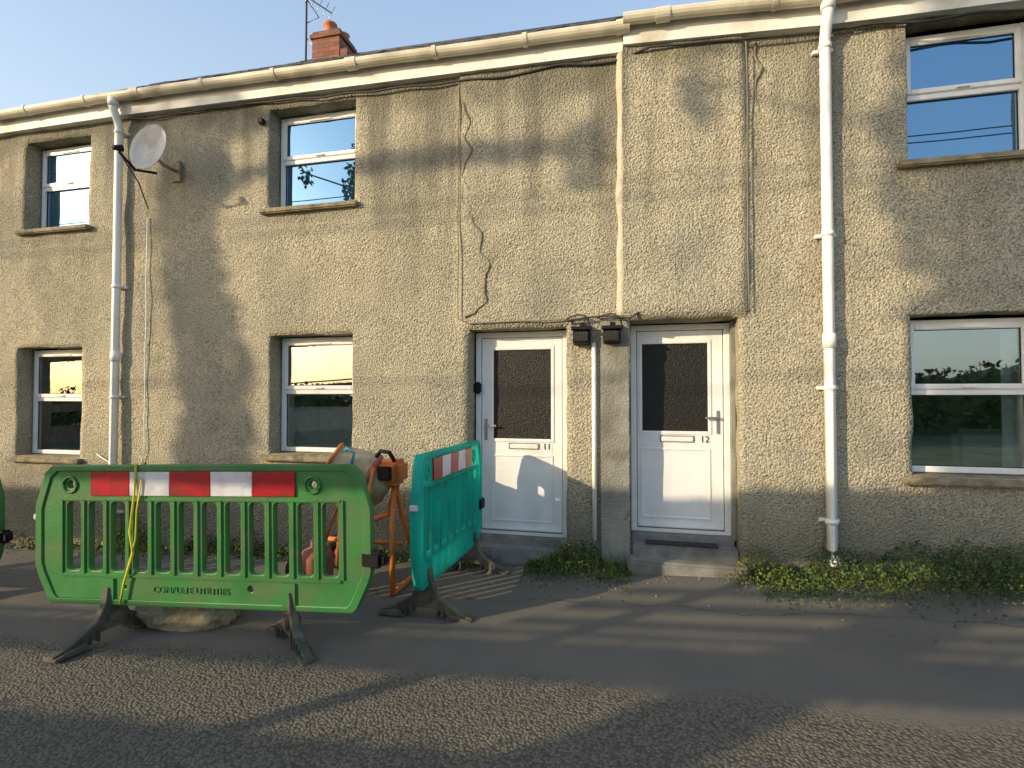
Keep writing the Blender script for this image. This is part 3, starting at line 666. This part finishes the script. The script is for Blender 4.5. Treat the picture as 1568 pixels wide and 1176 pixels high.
tree([(-4.6,-3),(-4.6,0),(-4.7,1.5),(-4.9,3),(-5.0,4.5)],
     [([(-4.95,3.6),(-4.2,4.1),(-3.2,4.12),(-2.0,4.02),(-.8,4.0),(-.2,3.9)],.09)],
     [(-4.85,4.75,.95,.32,2.4),(-4.95,4.2,.50,.5,2.6),(-4.98,3.6,.38,.5,2.6),(-4.92,3.0,.43,.5,2.6),(-4.78,2.4,.47,.5,2.6),(-4.6,1.8,.52,.5,2.6),(-4.55,1.1,.55,.5,2.6),(-4.5,.4,.8,.5,2.2),
      (-2.0,4.05,1.0,.12,1.6),(-.9,4.0,.7,.11,1.6),(-.35,3.85,.2,.38,1.4)],M_leafT)
tree([(3.0,-3),(3.0,0),(3.1,1.5),(3.2,3),(3.2,4.5)],
     [([(3.1,3.6),(2.0,3.9),(1.0,4.3),(.6,4.5)],.03)],
     [(3.0,4.9,.58,.4,2.8),(2.98,4.35,.74,.4,2.8),(2.92,3.85,.90,.4,2.8),(2.95,3.35,.85,.4,2.8),(3.0,2.85,.76,.4,2.8),(3.05,2.3,.70,.4,2.8),(3.05,1.7,.68,.45,2.8),(3.05,1.1,.68,.45,2.8),(3.1,.6,.7,.3,2.4),
      (4.2,4.6,.8,.8,1.3),(4.3,3.0,.9,.8,1.3),(4.3,1.5,.9,.9,1.3),(.75,4.35,.15,.45,1.1)],M_leafT)
# unseen timber rails and leaves, added to cast shade bands on road and wall
PY=-.8; PG=empty('shadow_casting_frame',(-8,PY,0)); b=MB()
SA=lambda x: .06*(x+5.0)
SB=lambda x: SL*(x+7.0)
def rail(x0,x1,h0,h1,s=SA,y=PY-.05,th=.05):
    tb=bmesh.new(); v=[]
    for x in (x0,x1): v.append([tb.verts.new((x,yy,zz+s(x))) for yy,zz in ((y,h0),(y,h1),(y+th,h1),(y+th,h0))])
    for k in range(4): tb.faces.new((v[0][k],v[0][(k+1)%4],v[1][(k+1)%4],v[1][k]))
    tb.faces.new(v[0]); tb.faces.new(v[1]); bmesh.ops.recalc_face_normals(tb,faces=tb.faces[:]); b.add(tb,M_wood)
X0,X1=-16,-.6
rail(X0,X1,.90,1.40)
rail(X0,X1,1.76,2.00)
rail(X0,X1,2.06,2.09)
rail(X0,X1,2.82,3.42,SB)
for h,t in ((2.15,.05),(2.31,.07),(2.50,.05)): rail(-6.1,X1,h,h+t,SA)
x=X0+.2
while x<X1: b.box(x-.04,x+.04,PY-.14,PY-.05,-1.2,3.46+SB(x),M_wood); x+=5.1
b.done('rails',PG)
b=MB()  # leaves added along the rails to mottle their shadow edges
for i in range(3800):
    x=R(X0,X1); h=random.choice((1.40,1.40,1.76,2.00,3.42,2.84)); z=h+(SB(x) if h>2.5 else SA(x))+random.gauss(0,.016)*(1+3*max(0,noise.noise(Vector((x*1.3,h,0)))))
    b.leaf((x,PY+R(-.1,.06),z),R(.03,.06),M_leafT)
b.done('shadow_edge_leaves',PG)
b=MB()
for (z,y,r) in ((7.5,-3.2,.014),(7.75,-3.4,.014),(5.8,-3.1,.013)):
    b.tube([(-60+i*5,y,z-.35+.35*((i-9)/10)**2+.01*i) for i in range(21)],r,M_cable,6)
b.done('overhead_wires')
# hedge on the far verge
b=MB(); tb=bmesh.new(); nx=120; rows=[]
for i in range(nx+1):
    x=-34+i*.5; h=2.0+.7*noise.noise(Vector((x*.25,3,0)))+.4*noise.noise(Vector((x*1.1,3,0))); g=gz(x)
    rows.append([tb.verts.new((x,yy+.3*noise.noise(Vector((x,zz,1))),g+zz)) for yy,zz in ((-9.0,-.3),(-8.9,h*.5),(-9.2,h*.9),(-9.9,h),(-10.6,h*.8),(-10.8,-.3))])
for i in range(nx):
    for k in range(5): tb.faces.new((rows[i][k],rows[i+1][k],rows[i+1][k+1],rows[i][k+1]))
b.add(tb,M_leafD)
for i in range(9000):
    x=R(-30,24); h=2.0+.7*noise.noise(Vector((x*.25,3,0)))+.4*noise.noise(Vector((x*1.1,3,0))); z=R(.1,1.12)*h
    b.leaf((x,-8.85-max(0,z-h*.6)*.5+R(-.25,.1),gz(x)+z),R(.12,.3),M_leafT if R(0,1)<.6 else M_leafD)
b.done('hedge')

# ---------------------------------------------------------------- light, sky, camera
w=bpy.data.worlds.new('World'); scene.world=w; w.use_nodes=True; n=w.node_tree.nodes; l=w.node_tree.links
sky=n.new('ShaderNodeTexSky'); sky.sky_type='NISHITA'; sky.sun_disc=False; sky.sun_elevation=EL; sky.sun_rotation=math.pi+AZ
sky.air_density=1.3; sky.dust_density=2.0; sky.ozone_density=1.5
tc=n.new('ShaderNodeTexCoord'); sp=n.new('ShaderNodeSeparateXYZ'); l.new(tc.outputs['Generated'],sp.inputs[0])
hz=ramp(n,l,sp.outputs['Z'],.2,.8,(3.0,3.3,3.5,1),(1.1,1.75,2.95,1))
ad=n.new('ShaderNodeMixRGB'); ad.blend_type='ADD'; ad.inputs['Fac'].default_value=1; l.new(sky.outputs[0],ad.inputs['Color1']); l.new(hz,ad.inputs['Color2'])
l.new(ad.outputs[0],n['Background'].inputs[0]); n['Background'].inputs[1].default_value=.15
sd=bpy.data.lights.new('sun','SUN'); sd.energy=5.0; sd.angle=math.radians(.55); sd.color=(1,.81,.53)
so=bpy.data.objects.new('sun',sd); col.objects.link(so)
to=Vector((-math.sin(AZ)*math.cos(EL),-math.cos(AZ)*math.cos(EL),math.sin(EL))); so.rotation_euler=to.to_track_quat('Z','Y').to_euler(); so.location=(-20,-20,15)
cd=bpy.data.cameras.new('camera'); cd.lens=18; cd.sensor_width=36; cd.clip_end=2000; cd.clip_start=.05
co=bpy.data.objects.new('camera',cd); col.objects.link(co); co.location=(0,0,1.6); co.rotation_euler=(math.radians(91.3),0,math.radians(12.8)); scene.camera=co
scene.view_settings.view_transform='Standard'; scene.view_settings.look='None'; scene.view_settings.exposure=0
